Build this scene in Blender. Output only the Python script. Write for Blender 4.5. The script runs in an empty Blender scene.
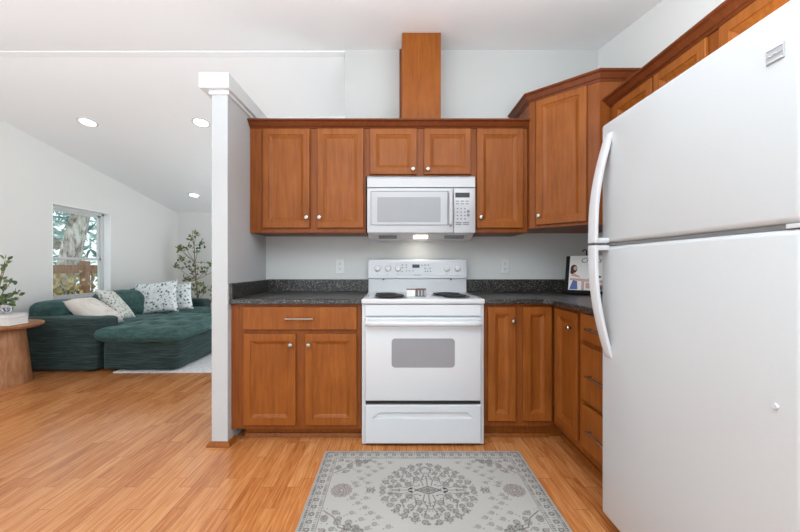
import bpy, bmesh, math, random
import numpy as np
from mathutils import Vector, Matrix, noise, Euler

S = bpy.context.scene
COL = S.collection
R = math.radians
rnd = random.Random(7)

# ------------------------------------------------------------------ camera, world, light, exposure
cam_d = bpy.data.cameras.new('camera'); cam = bpy.data.objects.new('camera', cam_d); COL.objects.link(cam)
cam.location = (0, 0, 1.11); cam.rotation_euler = (R(90), 0, 0)
cam_d.sensor_width = 36; cam_d.lens = 355.6 * 36 / 800; cam_d.shift_x = 5 / 800
cam_d.clip_start = 0.05
S.camera = cam

W = bpy.data.worlds.new('world'); S.world = W; W.use_nodes = True
bg = W.node_tree.nodes['Background']
bg.inputs[0].default_value = (0.86, 0.95, 1.0, 1); bg.inputs[1].default_value = 1.5

def area_light(name, loc, rot, sx, sy, power, color=(1, 1, 1)):
    d = bpy.data.lights.new(name, 'AREA'); d.shape = 'RECTANGLE'; d.size = sx; d.size_y = sy
    d.energy = power; d.color = color
    o = bpy.data.objects.new(name, d); o.location = loc; o.rotation_euler = rot; COL.objects.link(o)
    return o
# added area panels out of view: soft fills and upward bounces to brighten the rooms
area_light('fill_rear', (-0.9, -1.1, 1.15), (R(90), 0, 0), 4.4, 1.8, 10, (0.88, 0.95, 1.0))  # added soft panel behind the camera, standing in for window daylight
area_light('bounce_kitchen', (0.15, 0.35, 1.75), (R(180), 0, 0), 2.4, 1.5, 100, (0.80, 0.915, 1.0))  # added upward panel that brightens the kitchen ceiling
area_light('bounce_dining', (-2.9, 0.5, 0.7), (R(180), 0, 0), 2.0, 1.6, 44, (0.80, 0.915, 1.0))  # added upward panel off the left side, lifts the ceiling there
area_light('bounce_living', (-1.5, 5.4, 0.35), (R(180), 0, 0), 1.7, 2.2, 20, (0.82, 0.925, 1.0))  # added hidden panel aimed up, lightens the living-room ceiling
area_light('fill_living', (1.4, 5.2, 1.3), (0, R(90), 0), 1.9, 2.6, 44, (0.88, 0.96, 1.0))  # fill panel added in the hidden part of the living room, no known window

S.view_settings.view_transform = 'Standard'; S.view_settings.look = 'None'
S.view_settings.exposure = 0.0; S.view_settings.gamma = 1.0; S.view_settings.use_curve_mapping = False

# ------------------------------------------------------------------ materials
def srgb(r, g, b):
    f = lambda c: (c / 255 / 12.92) if c / 255 <= 0.04045 else ((c / 255 + 0.055) / 1.055) ** 2.4
    return (f(r), f(g), f(b), 1)

def new_mat(name):
    m = bpy.data.materials.new(name); m.use_nodes = True
    return m, m.node_tree.nodes, m.node_tree.links, m.node_tree.nodes['Principled BSDF']

def plain(name, col, rough=0.5, metal=0.0, bump=0.0, bscale=200, coat=0.0, spec=0.5):
    m, N, L, P = new_mat(name)
    P.inputs['Base Color'].default_value = col; P.inputs['Roughness'].default_value = rough
    P.inputs['Metallic'].default_value = metal; P.inputs['Coat Weight'].default_value = coat
    P.inputs['Specular IOR Level'].default_value = spec
    tc = N.new('ShaderNodeTexCoord'); nz = N.new('ShaderNodeTexNoise')
    nz.inputs['Scale'].default_value = bscale; nz.inputs['Detail'].default_value = 3
    L.new(tc.outputs['Object'], nz.inputs['Vector'])
    if bump > 0:
        b = N.new('ShaderNodeBump'); b.inputs['Strength'].default_value = bump; b.inputs['Distance'].default_value = 0.004
        L.new(nz.outputs['Fac'], b.inputs['Height']); L.new(b.outputs['Normal'], P.inputs['Normal'])
    return m

def ramp(N, stops):
    r = N.new('ShaderNodeValToRGB'); e = r.color_ramp.elements
    while len(e) < len(stops): e.new(0.5)
    for i, (p, c) in enumerate(stops): e[i].position = p; e[i].color = c
    return r

def wood(name, lo, mid, hi, scale=(22, 22, 1.6), rough=0.42, coat=0.04, blotch=0.35, bump=0.04):
    m, N, L, P = new_mat(name)
    tc = N.new('ShaderNodeTexCoord'); oi = N.new('ShaderNodeObjectInfo')
    add = N.new('ShaderNodeVectorMath'); add.operation = 'ADD'
    sc = N.new('ShaderNodeVectorMath'); sc.operation = 'SCALE'; sc.inputs[0].default_value = (7, 13, 5)
    L.new(oi.outputs['Random'], sc.inputs['Scale'])
    L.new(tc.outputs['Object'], add.inputs[0]); L.new(sc.outputs[0], add.inputs[1])
    mp = N.new('ShaderNodeMapping'); mp.inputs['Scale'].default_value = scale
    L.new(add.outputs[0], mp.inputs['Vector'])
    n1 = N.new('ShaderNodeTexNoise'); n1.inputs['Scale'].default_value = 2.2; n1.inputs['Detail'].default_value = 8
    n1.inputs['Roughness'].default_value = 0.62; n1.inputs['Distortion'].default_value = 0.6
    L.new(mp.outputs[0], n1.inputs['Vector'])
    n2 = N.new('ShaderNodeTexNoise'); n2.inputs['Scale'].default_value = 5; n2.inputs['Detail'].default_value = 3
    L.new(add.outputs[0], n2.inputs['Vector'])
    mx = N.new('ShaderNodeMath'); mx.operation = 'MULTIPLY_ADD'; mx.inputs[1].default_value = blotch
    L.new(n2.outputs['Fac'], mx.inputs[0])
    m2 = N.new('ShaderNodeMath'); m2.operation = 'MULTIPLY'; m2.inputs[1].default_value = 1 - blotch
    L.new(n1.outputs['Fac'], m2.inputs[0]); L.new(m2.outputs[0], mx.inputs[2])
    r = ramp(N, [(0.28, lo), (0.5, mid), (0.72, hi)])
    L.new(mx.outputs[0], r.inputs['Fac']); L.new(r.outputs['Color'], P.inputs['Base Color'])
    P.inputs['Roughness'].default_value = rough; P.inputs['Coat Weight'].default_value = coat
    P.inputs['Coat Roughness'].default_value = 0.25; P.inputs['Specular IOR Level'].default_value = 0.22
    b = N.new('ShaderNodeBump'); b.inputs['Strength'].default_value = bump; b.inputs['Distance'].default_value = 0.003
    L.new(n1.outputs['Fac'], b.inputs['Height']); L.new(b.outputs['Normal'], P.inputs['Normal'])
    return m

M = {}
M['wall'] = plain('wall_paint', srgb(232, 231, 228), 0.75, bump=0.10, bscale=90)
M['wall_dimmed'] = plain('wall_paint_dimmed', srgb(200, 200, 197), 0.75, bump=0.12, bscale=90)  # same paint as the side wall, darkened to stand in for weaker light
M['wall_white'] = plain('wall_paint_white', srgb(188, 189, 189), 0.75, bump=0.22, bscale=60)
M['ceiling'] = plain('ceiling_paint', srgb(244, 244, 244), 0.9, bump=0.08, bscale=80)
M['trim_white'] = plain('trim_white', srgb(218, 219, 219), 0.4)
M['trim_lit'] = plain('trim_white_lit', srgb(250, 250, 250), 0.4)  # trim white lightened, outdoor light on the window reveal put into its colour
M['cab'] = wood('cabinet_maple', srgb(116, 61, 19), srgb(140, 77, 27), srgb(157, 93, 36))
M['cab_shaded'] = wood('cabinet_maple_shaded', srgb(110, 55, 18), srgb(130, 69, 25), srgb(145, 81, 33), rough=0.42, coat=0.04)  # same maple darkened, shade around the doors put into the colour
M['cab_dark'] = wood('cabinet_crown_stain', srgb(88, 41, 16), srgb(104, 50, 21), srgb(120, 62, 28))
M['table_wood'] = wood('acacia_wood', srgb(112, 72, 46), srgb(158, 108, 74), srgb(192, 146, 106), scale=(16, 16, 2.0), rough=0.5, coat=0.0, blotch=0.45, bump=0.1)
M['appliance'] = plain('white_enamel', srgb(203, 204, 206), 0.22, coat=0.3)
M['appliance_tex'] = plain('white_pebbled_enamel', srgb(195, 198, 199), 0.32, bump=0.10, bscale=260, coat=0.2)
M['mw_white'] = plain('microwave_enamel', srgb(189, 190, 192), 0.22, coat=0.3)
M['mw_panel'] = plain('microwave_panel', srgb(182, 183, 185), 0.18, coat=0.4)
M['appliance_grey'] = plain('grey_plastic', srgb(168, 170, 174), 0.35)
M['clock'] = plain('clock_panel_plastic', srgb(190, 192, 195), 0.3)
M['gasket'] = plain('grey_gasket', srgb(120, 120, 120), 0.6)
M['panel_white'] = plain('control_panel_white', srgb(196, 197, 199), 0.18, coat=0.5)
M['dark'] = plain('black_plastic', srgb(24, 24, 25), 0.35)
M['black_metal'] = plain('black_iron', srgb(14, 14, 14), 0.6, spec=0.2)
M['coil'] = plain('burner_coil', srgb(34, 33, 33), 0.55)
M['chrome'] = plain('brushed_nickel', srgb(172, 166, 158), 0.25, metal=1.0)
M['pan'] = plain('drip_pan_chrome', srgb(150, 150, 150), 0.25, metal=1.0)
M['mark'] = plain('grey_print', srgb(120, 122, 126), 0.5)
M['knob_ring'] = plain('bronze_ring', srgb(196, 178, 168), 0.4)
M['tin_red'] = plain('tin_brown_lid', srgb(120, 70, 55), 0.4)
M['outlet'] = plain('outlet_plastic', srgb(210, 210, 207), 0.4)
M['paper'] = plain('paper_white', srgb(228, 226, 222), 0.6)
M['pot'] = plain('tan_ceramic', srgb(176, 152, 130), 0.6, bump=0.1)
M['soil'] = plain('soil', srgb(60, 45, 34), 0.95, bump=0.5)
M['bark'] = plain('grey_bark', srgb(206, 200, 192), 0.9, bump=1.0, bscale=9)
def bark_mat():
    m = M['bark']; N, L = m.node_tree.nodes, m.node_tree.links; P = N['Principled BSDF']
    tc = N.new('ShaderNodeTexCoord'); mp = N.new('ShaderNodeMapping'); mp.inputs['Scale'].default_value = (9, 9, 3)
    n = N.new('ShaderNodeTexNoise'); n.inputs['Scale'].default_value = 1.6; n.inputs['Detail'].default_value = 6
    r = ramp(N, [(0.36, srgb(120, 112, 104)), (0.5, srgb(196, 188, 180)), (0.62, srgb(228, 224, 218))])
    L.new(tc.outputs['Object'], mp.inputs['Vector']); L.new(mp.outputs[0], n.inputs['Vector']); L.new(n.outputs['Fac'], r.inputs['Fac'])
    L.new(r.outputs['Color'], P.inputs['Base Color'])
bark_mat()
M['stem'] = plain('brown_stem', srgb(130, 112, 92), 0.8)
M['fence'] = wood('cedar_fence', srgb(112, 78, 56), srgb(146, 106, 78), srgb(172, 132, 102), rough=0.8, coat=0)
M['ground'] = plain('garden_soil', srgb(130, 118, 92), 0.95, bump=0.4, bscale=12)
M['skin'] = plain('printed_skin', srgb(206, 160, 140), 0.6)
M['hair'] = plain('printed_hair', srgb(62, 34, 34), 0.6)
M['blue'] = plain('printed_blue', srgb(86, 104, 160), 0.6)
M['pink'] = plain('printed_pink', srgb(198, 160, 152), 0.6)
M['ink'] = plain('printed_ink', srgb(90, 84, 84), 0.6)
M['crystal'] = plain('silver_glass', srgb(200, 202, 208), 0.12, metal=0.85)

def leaf_mat(name, a, b):
    m, N, L, P = new_mat(name)
    g = N.new('ShaderNodeNewGeometry'); r = ramp(N, [(0, a), (1, b)])
    L.new(g.outputs['Random Per Island'], r.inputs['Fac']); L.new(r.outputs['Color'], P.inputs['Base Color'])
    P.inputs['Roughness'].default_value = 0.55
    return m
M['leaf'] = leaf_mat('leaf_green', srgb(62, 80, 44), srgb(142, 152, 92))
M['leaf_pot'] = leaf_mat('leaf_dark', srgb(48, 82, 48), srgb(132, 150, 98))
M['leaf_teal'] = leaf_mat('conifer_teal', srgb(70, 122, 120), srgb(205, 232, 228))
M['leaf_yellow'] = leaf_mat('leaf_yellow', srgb(140, 128, 70), srgb(235, 206, 128))

def emit(name, col, s):
    m, N, L, P = new_mat(name)
    P.inputs['Base Color'].default_value = col
    P.inputs['Emission Color'].default_value = col; P.inputs['Emission Strength'].default_value = s
    return m
M['lamp'] = emit('led_lens', (1.0, 0.98, 0.95, 1), 9)
M['mw_lamp'] = emit('cooktop_lamp_lens', (1.0, 0.9, 0.72, 1), 6)
M['lcd'] = emit('range_display', srgb(40, 52, 58), 0.05)

def glass_mat():
    m, N, L, P = new_mat('window_glass')
    out = N['Material Output']; t = N.new('ShaderNodeBsdfTransparent'); g = N.new('ShaderNodeBsdfGlossy')
    t.inputs[0].default_value = (0.93, 0.96, 0.95, 1); g.inputs['Roughness'].default_value = 0.02
    mx = N.new('ShaderNodeMixShader'); mx.inputs[0].default_value = 0.06
    L.new(t.outputs[0], mx.inputs[1]); L.new(g.outputs[0], mx.inputs[2]); L.new(mx.outputs[0], out.inputs[0])
    return m
M['glass'] = glass_mat()

def screen_mat(name, a, b, fx, fz, rough=0.15):
    # perforated screen behind oven / microwave glass
    m, N, L, P = new_mat(name)
    tc = N.new('ShaderNodeTexCoord'); w1 = N.new('ShaderNodeTexWave'); w2 = N.new('ShaderNodeTexWave')
    w1.bands_direction = 'X'; w2.bands_direction = 'Z'
    w1.inputs['Scale'].default_value = fx; w2.inputs['Scale'].default_value = fz
    L.new(tc.outputs['Object'], w1.inputs['Vector']); L.new(tc.outputs['Object'], w2.inputs['Vector'])
    mu = N.new('ShaderNodeMath'); mu.operation = 'MULTIPLY'
    L.new(w1.outputs['Fac'], mu.inputs[0]); L.new(w2.outputs['Fac'], mu.inputs[1])
    r = ramp(N, [(0, a), (1, b)]); L.new(mu.outputs[0], r.inputs['Fac'])
    L.new(r.outputs['Color'], P.inputs['Base Color'])
    P.inputs['Roughness'].default_value = rough; P.inputs['Coat Weight'].default_value = 0.3
    return m
M['oven_glass'] = screen_mat('oven_window_screen', srgb(124, 126, 134), srgb(170, 166, 164), 60, 60, 0.2)
M['mw_glass'] = screen_mat('microwave_window_screen', srgb(150, 151, 153), srgb(186, 187, 188), 36, 0.001, 0.25)

def counter_mat():
    m, N, L, P = new_mat('dark_speckled_laminate')
    tc = N.new('ShaderNodeTexCoord')
    n1 = N.new('ShaderNodeTexNoise'); n1.inputs['Scale'].default_value = 115; n1.inputs['Detail'].default_value = 4; n1.inputs['Roughness'].default_value = 0.7
    v = N.new('ShaderNodeTexVoronoi'); v.inputs['Scale'].default_value = 170
    L.new(tc.outputs['Object'], n1.inputs['Vector']); L.new(tc.outputs['Object'], v.inputs['Vector'])
    r1 = ramp(N, [(0.40, srgb(18, 18, 19)), (0.52, srgb(46, 45, 45)), (0.59, srgb(98, 93, 88)), (0.68, srgb(158, 150, 143))])
    L.new(n1.outputs['Fac'], r1.inputs['Fac'])
    r2 = ramp(N, [(0.0, (0.35, 0.35, 0.35, 1)), (1.0, (1.25, 1.2, 1.15, 1))])
    L.new(v.outputs['Color'], r2.inputs['Fac'])
    mx = N.new('ShaderNodeMix'); mx.data_type = 'RGBA'; mx.blend_type = 'MULTIPLY'; mx.inputs[0].default_value = 0.6
    L.new(r1.outputs['Color'], mx.inputs[6]); L.new(r2.outputs['Color'], mx.inputs[7])
    L.new(mx.outputs[2], P.inputs['Base Color'])
    P.inputs['Roughness'].default_value = 0.28
    return m
M['counter'] = counter_mat()

def floor_mat():
    m, N, L, P = new_mat('oak_strip_laminate')
    tc = N.new('ShaderNodeTexCoord'); sx = N.new('ShaderNodeSeparateXYZ'); cx = N.new('ShaderNodeCombineXYZ')
    L.new(tc.outputs['Object'], sx.inputs[0]); L.new(sx.outputs['Y'], cx.inputs['X']); L.new(sx.outputs['X'], cx.inputs['Y'])
    br = N.new('ShaderNodeTexBrick'); br.inputs['Scale'].default_value = 1.0
    br.inputs['Brick Width'].default_value = 0.62; br.inputs['Row Height'].default_value = 0.068
    br.inputs['Mortar Size'].default_value = 0.0014; br.inputs['Mortar Smooth'].default_value = 0.3
    br.offset = 0.37; br.offset_frequency = 3; br.squash = 0.72; br.squash_frequency = 2
    br.inputs['Color1'].default_value = (0, 0, 0, 1); br.inputs['Color2'].default_value = (1, 1, 1, 1)
    br.inputs['Mortar'].default_value = (0.4, 0.4, 0.4, 1)
    L.new(cx.outputs[0], br.inputs['Vector'])
    # grain, shifted per strip
    mp = N.new('ShaderNodeMapping'); mp.inputs['Scale'].default_value = (42, 2.6, 1)
    ad = N.new('ShaderNodeVectorMath'); ad.operation = 'MULTIPLY_ADD'; ad.inputs[1].default_value = (3, 9, 5)
    L.new(br.outputs['Color'], ad.inputs[0]); L.new(tc.outputs['Object'], ad.inputs[2])
    L.new(ad.outputs[0], mp.inputs['Vector'])
    nz = N.new('ShaderNodeTexNoise'); nz.inputs['Scale'].default_value = 1.5; nz.inputs['Detail'].default_value = 7
    nz.inputs['Roughness'].default_value = 0.6; nz.inputs['Distortion'].default_value = 1.2
    L.new(mp.outputs[0], nz.inputs['Vector'])
    mx = N.new('ShaderNodeMath'); mx.operation = 'MULTIPLY_ADD'; mx.inputs[1].default_value = 0.17
    sp = N.new('ShaderNodeSeparateColor'); L.new(br.outputs['Color'], sp.inputs[0])
    L.new(sp.outputs[0], mx.inputs[0])
    m2 = N.new('ShaderNodeMath'); m2.operation = 'MULTIPLY'; m2.inputs[1].default_value = 0.83
    L.new(nz.outputs['Fac'], m2.inputs[0]); L.new(m2.outputs[0], mx.inputs[2])
    r = ramp(N, [(0.24, srgb(140, 76, 34)), (0.42, srgb(182, 112, 60)), (0.58, srgb(202, 136, 82)), (0.78, srgb(218, 160, 108))])
    L.new(mx.outputs[0], r.inputs['Fac'])
    seam = N.new('ShaderNodeMix'); seam.data_type = 'RGBA'; seam.inputs[7].default_value = srgb(92, 48, 22)
    sm = N.new('ShaderNodeMath'); sm.operation = 'MULTIPLY'; sm.inputs[1].default_value = 0.6
    L.new(br.outputs['Fac'], sm.inputs[0]); L.new(sm.outputs[0], seam.inputs[0])
    L.new(r.outputs['Color'], seam.inputs[6]); L.new(seam.outputs[2], P.inputs['Base Color'])
    P.inputs['Roughness'].default_value = 0.22; P.inputs['Coat Weight'].default_value = 0.3; P.inputs['Coat Roughness'].default_value = 0.16
    b = N.new('ShaderNodeBump'); b.inputs['Strength'].default_value = 0.015; b.inputs['Distance'].default_value = 0.001
    L.new(nz.outputs['Fac'], b.inputs['Height']); L.new(b.outputs['Normal'], P.inputs['Normal'])
    return m
M['floor'] = floor_mat()

def velvet_mat(name, lo, mid, hi, ribs=True):
    m, N, L, P = new_mat(name)
    tc = N.new('ShaderNodeTexCoord'); mp = N.new('ShaderNodeMapping'); mp.inputs['Scale'].default_value = (2.5, 2.5, 60) if ribs else (7, 7, 16)
    L.new(tc.outputs['Object'], mp.inputs['Vector'])
    n1 = N.new('ShaderNodeTexNoise'); n1.inputs['Scale'].default_value = 2.2; n1.inputs['Detail'].default_value = 5; n1.inputs['Roughness'].default_value = 0.65
    L.new(mp.outputs[0], n1.inputs['Vector'])
    r = ramp(N, [(0.3, lo), (0.5, mid), (0.72, hi)])
    L.new(n1.outputs['Fac'], r.inputs['Fac']); L.new(r.outputs['Color'], P.inputs['Base Color'])
    P.inputs['Roughness'].default_value = 0.85
    P.inputs['Sheen Weight'].default_value = 0.35; P.inputs['Sheen Roughness'].default_value = 0.4
    P.inputs['Sheen Tint'].default_value = srgb(140, 172, 170)
    b = N.new('ShaderNodeBump'); b.inputs['Strength'].default_value = 0.5; b.inputs['Distance'].default_value = 0.006
    L.new(n1.outputs['Fac'], b.inputs['Height']); L.new(b.outputs['Normal'], P.inputs['Normal'])
    return m
M['velvet'] = velvet_mat('green_chenille', srgb(18, 30, 30), srgb(34, 54, 53), srgb(66, 90, 88))
M['velvet_soft'] = velvet_mat('green_chenille_cushion', srgb(34, 62, 61), srgb(48, 80, 78), srgb(66, 102, 99), ribs=False)

def print_mat(name, base, cols, scale):
    # floral blotches printed on cloth
    m, N, L, P = new_mat(name)
    tc = N.new('ShaderNodeTexCoord'); v = N.new('ShaderNodeTexVoronoi'); v.feature = 'F1'; v.inputs['Scale'].default_value = scale
    nz = N.new('ShaderNodeTexNoise'); nz.inputs['Scale'].default_value = scale * 1.2; nz.inputs['Detail'].default_value = 3
    L.new(tc.outputs['Object'], v.inputs['Vector']); L.new(tc.outputs['Object'], nz.inputs['Vector'])
    ad = N.new('ShaderNodeMath'); ad.operation = 'MULTIPLY_ADD'; ad.inputs[1].default_value = 0.9
    L.new(nz.outputs['Fac'], ad.inputs[0]); L.new(v.outputs['Distance'], ad.inputs[2])
    r = ramp(N, [(0.66, cols[0]), (0.74, cols[1]), (0.79, base), (0.90, base), (0.94, cols[2]), (1.0, base)])
    L.new(ad.outputs[0], r.inputs['Fac']); L.new(r.outputs['Color'], P.inputs['Base Color'])
    P.inputs['Roughness'].default_value = 0.85
    return m
M['pillow_floral'] = print_mat('floral_print_cotton', srgb(232, 233, 232), [srgb(70, 100, 98), srgb(130, 158, 164), srgb(158, 184, 192)], 24)
M['pillow_leaf'] = print_mat('leaf_print_cotton', srgb(218, 218, 212), [srgb(92, 108, 94), srgb(132, 144, 130), srgb(168, 176, 164)], 34)
M['pillow_white'] = velvet_mat('cream_knit', srgb(205, 196, 186), srgb(224, 217, 209), srgb(238, 233, 227))
M['pillow_white'].node_tree.nodes['Principled BSDF'].inputs['Sheen Weight'].default_value = 0
M['rug_shag'] = print_mat('pale_shag', srgb(224, 224, 224), [srgb(196, 198, 200), srgb(212, 213, 214), srgb(204, 206, 210)], 22)

def attr_mat(name):
    m, N, L, P = new_mat(name)
    a = N.new('ShaderNodeAttribute'); a.attribute_name = 'pattern'
    tc = N.new('ShaderNodeTexCoord'); nz = N.new('ShaderNodeTexNoise'); nz.inputs['Scale'].default_value = 400
    L.new(tc.outputs['Object'], nz.inputs['Vector'])
    b = N.new('ShaderNodeBump'); b.inputs['Strength'].default_value = 0.3; b.inputs['Distance'].default_value = 0.002
    L.new(nz.outputs['Fac'], b.inputs['Height']); L.new(b.outputs['Normal'], P.inputs['Normal'])
    L.new(a.outputs['Color'], P.inputs['Base Color']); P.inputs['Roughness'].default_value = 0.9
    return m
M['rug'] = attr_mat('woven_rug')

# ------------------------------------------------------------------ mesh helpers
I4 = Matrix.Identity(4)
def join(bm, t):
    me = bpy.data.meshes.new('t'); t.to_mesh(me); t.free(); bm.from_mesh(me); bpy.data.meshes.remove(me)

def box(bm, x0, x1, y0, y1, z0, z1, r=0.0, seg=2, mx=None):
    t = bmesh.new(); bmesh.ops.create_cube(t, size=1)
    bmesh.ops.scale(t, vec=(abs(x1 - x0), abs(y1 - y0), abs(z1 - z0)), verts=t.verts)
    bmesh.ops.translate(t, vec=((x0 + x1) / 2, (y0 + y1) / 2, (z0 + z1) / 2), verts=t.verts)
    if r > 0: bmesh.ops.bevel(t, geom=t.edges[:], offset=r, segments=seg, profile=0.5, affect='EDGES', clamp_overlap=True)
    if mx: bmesh.ops.transform(t, matrix=mx, verts=t.verts)
    join(bm, t); return bm

def prism(bm, poly, axis, a, b, r=0.0, mx=None):
    # polygon in the plane across axis; x: (y,z)  y: (x,z)  z: (x,y)
    t = bmesh.new()
    def P(p, h):
        return (h, p[0], p[1]) if axis == 'x' else (p[0], h, p[1]) if axis == 'y' else (p[0], p[1], h)
    v0 = [t.verts.new(P(p, a)) for p in poly]; v1 = [t.verts.new(P(p, b)) for p in poly]
    t.faces.new(v0); t.faces.new(v1[::-1]); n = len(poly)
    for i in range(n): t.faces.new((v0[i], v1[i], v1[(i + 1) % n], v0[(i + 1) % n]))
    bmesh.ops.recalc_face_normals(t, faces=t.faces)
    if r > 0: bmesh.ops.bevel(t, geom=t.edges[:], offset=r, segments=2, profile=0.5, affect='EDGES', clamp_overlap=True)
    if mx: bmesh.ops.transform(t, matrix=mx, verts=t.verts)
    join(bm, t); return bm

def lathe(bm, prof, n=24, mx=None):
    t = bmesh.new(); rings = []
    for r, z in prof:
        if r < 1e-6: rings.append([t.verts.new((0, 0, z))])
        else: rings.append([t.verts.new((r * math.cos(2 * math.pi * i / n), r * math.sin(2 * math.pi * i / n), z)) for i in range(n)])
    for a, b in zip(rings, rings[1:]):
        for i in range(n):
            j = (i + 1) % n
            if len(a) == 1 and len(b) == 1: continue
            if len(a) == 1: t.faces.new((a[0], b[i], b[j]))
            elif len(b) == 1: t.faces.new((a[i], b[0], a[j]))
            else: t.faces.new((a[i], b[i], b[j], a[j]))
    bmesh.ops.recalc_face_normals(t, faces=t.faces)
    if mx: bmesh.ops.transform(t, matrix=mx, verts=t.verts)
    join(bm, t); return bm

def tube(bm, pts, rad, n=10, cap=True, squash=None):
    pts = [Vector(p) for p in pts]; t = bmesh.new(); rings = []
    up = None
    for i, p in enumerate(pts):
        d = (pts[min(i + 1, len(pts) - 1)] - pts[max(i - 1, 0)]).normalized()
        if up is None:
            up = Vector((0, 0, 1)) if abs(d.z) < 0.9 else Vector((1, 0, 0))
        s = d.cross(up).normalized(); up = s.cross(d).normalized()
        r = rad[i] if isinstance(rad, (list, tuple)) else rad
        a, b = squash or (1, 1)
        rings.append([t.verts.new(p + s * r * a * math.cos(2 * math.pi * k / n) + up * r * b * math.sin(2 * math.pi * k / n)) for k in range(n)])
    for A, B in zip(rings, rings[1:]):
        for k in range(n): t.faces.new((A[k], A[(k + 1) % n], B[(k + 1) % n], B[k]))
    if cap: t.faces.new(rings[0][::-1]); t.faces.new(rings[-1])
    bmesh.ops.recalc_face_normals(t, faces=t.faces)
    join(bm, t); return bm

def sweep(bm, path, prof):
    # path: list of (x,y) walked so the outward side is to the right; prof: (out, z) list, open at the wall side
    path = [Vector(p) for p in path]; t = bmesh.new(); rings = []
    n = len(path)
    for i, p in enumerate(path):
        d0 = (p - path[i - 1]).normalized() if i > 0 else None
        d1 = (path[i + 1] - p).normalized() if i < n - 1 else None
        d0 = d0 or d1; d1 = d1 or d0
        n0 = Vector((d0.y, -d0.x)); n1 = Vector((d1.y, -d1.x))
        mt = (n0 + n1).normalized(); mt = mt / max(0.3, mt.dot(n0))
        rings.append([t.verts.new((p.x + mt.x * o, p.y + mt.y * o, z)) for o, z in prof])
    m = len(prof)
    for A, B in zip(rings, rings[1:]):
        for k in range(m): t.faces.new((A[k], B[k], B[(k + 1) % m], A[(k + 1) % m]))
    t.faces.new(rings[0]); t.faces.new(rings[-1][::-1])
    bmesh.ops.recalc_face_normals(t, faces=t.faces)
    join(bm, t); return bm

def puffbox(bm, x0, x1, y0, y1, z0, z1, r=0.05, puff=(0, 0, 0), n=14, jitter=0.006, tufts=(), seed=0, mx=None, pinch=0.0):
    # soft upholstered block: rounded box with swollen faces, wrinkles and button tufts on top
    t = bmesh.new(); bmesh.ops.create_cube(t, size=2)
    bmesh.ops.subdivide_edges(t, edges=t.edges[:], cuts=n, use_grid_fill=True)
    h = Vector(((x1 - x0) / 2, (y1 - y0) / 2, (z1 - z0) / 2)); c = Vector(((x0 + x1) / 2, (y0 + y1) / 2, (z0 + z1) / 2))
    r = min(r, *h)
    for v in t.verts:
        u = v.co.copy(); s = [math.copysign(abs(k) ** 0.8, k) for k in u]
        p = Vector((s[0] * h.x, s[1] * h.y, s[2] * h.z))
        q = Vector([max(-(h[i] - r), min(h[i] - r, p[i])) for i in range(3)])
        d = p - q
        if d.length > 1e-9: p = q + d.normalized() * r if sum(abs(abs(u[i]) - 1) < 1e-6 for i in range(3)) else q + d
        for i in range(3):
            a, b = (i + 1) % 3, (i + 2) % 3
            p[i] += math.copysign(puff[i], u[i]) * abs(u[i]) * (1 - u[a] ** 2) * (1 - u[b] ** 2) if u[i] else 0
        if pinch:
            e = max(abs(u.x), abs(u.y)) ; p.z *= 1 - pinch * e ** 3
        if u.z > 0.5:
            for (tx, ty, dep, rad) in tufts:
                dd = math.hypot(p.x + c.x - tx, p.y + c.y - ty); p.z -= dep * math.exp(-(dd / rad) ** 2)
        w = noise.noise_vector((p + c) * 6 + Vector((seed, seed * 2, 0)))
        p += w * jitter
        v.co = p + c
    for f in t.faces: f.smooth = True
    if mx: bmesh.ops.transform(t, matrix=mx, verts=t.verts)
    join(bm, t); return bm

def obj(name, bm, mat, parent=None, smooth=None, label=None):
    me = bpy.data.meshes.new(name); bm.to_mesh(me); bm.free()
    for m in (mat if isinstance(mat, list) else [mat]): me.materials.append(M[m] if isinstance(m, str) else m)
    if smooth:
        me.polygons.foreach_set('use_smooth', [True] * len(me.polygons))
        if smooth != 'all': me.set_sharp_from_angle(angle=R(35))
    o = bpy.data.objects.new(name, me); COL.objects.link(o)
    if parent: o.parent = parent
    if label: o['label'] = label
    return o

def thing(name, label, cat, loc=(0, 0, 0), rz=0.0, group=None):
    o = bpy.data.objects.new(name, None); COL.objects.link(o); o.empty_display_size = 0.1
    o.location = loc; o.rotation_euler = (0, 0, rz); o['label'] = label; o['category'] = cat
    if group: o['group'] = group
    return o

def tag(o, label, cat, group=None, kind=None):
    o['label'] = label; o['category'] = cat
    if group: o['group'] = group
    if kind: o['kind'] = kind
    return o

def struct(name, bm, mat, label, cat, smooth=None):
    o = obj(name, bm, mat, smooth=smooth); o['kind'] = 'structure'; o['label'] = label; o['category'] = cat
    return o
B = bmesh.new

# ------------------------------------------------------------------ room shell
XR, XL, YW, YF, YB = 1.624, -4.21, 2.845, 6.87, -1.18
XP0, XP1 = -1.133, -1.033          # half-height divider wall
ZR, SL = 2.838, 0.172
zc = lambda y: ZR - SL * (YW - y) if y < YW else ZR - SL * (y - YW)

bm = B(); box(bm, XL - .15, XR + .1, YB, YF + .1, -0.1, 0)
struct('floor', bm, 'floor', 'warm oak strip laminate floor running away from the camera', 'floor')

bm = B()
prism(bm, [(YB, zc(YB)), (YW, ZR), (YW + .075, ZR - 0.012), (YF + .1, zc(YF + .1)), (YF + .1, zc(YF) + .2), (YW, ZR + .15), (YB, zc(YB) + .15)], 'x', XL - .15, XR + .1)
struct('ceiling', bm, 'ceiling', 'white vaulted ceiling with the ridge above the back wall', 'ceiling')
bm = B(); box(bm, XL, -.40, YW + .0, YW + .07, ZR - .016, ZR - .004, .003)
struct('trim_1', bm, 'ceiling', 'flat white ridge strip across the vaulted ceiling', 'trim')

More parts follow.
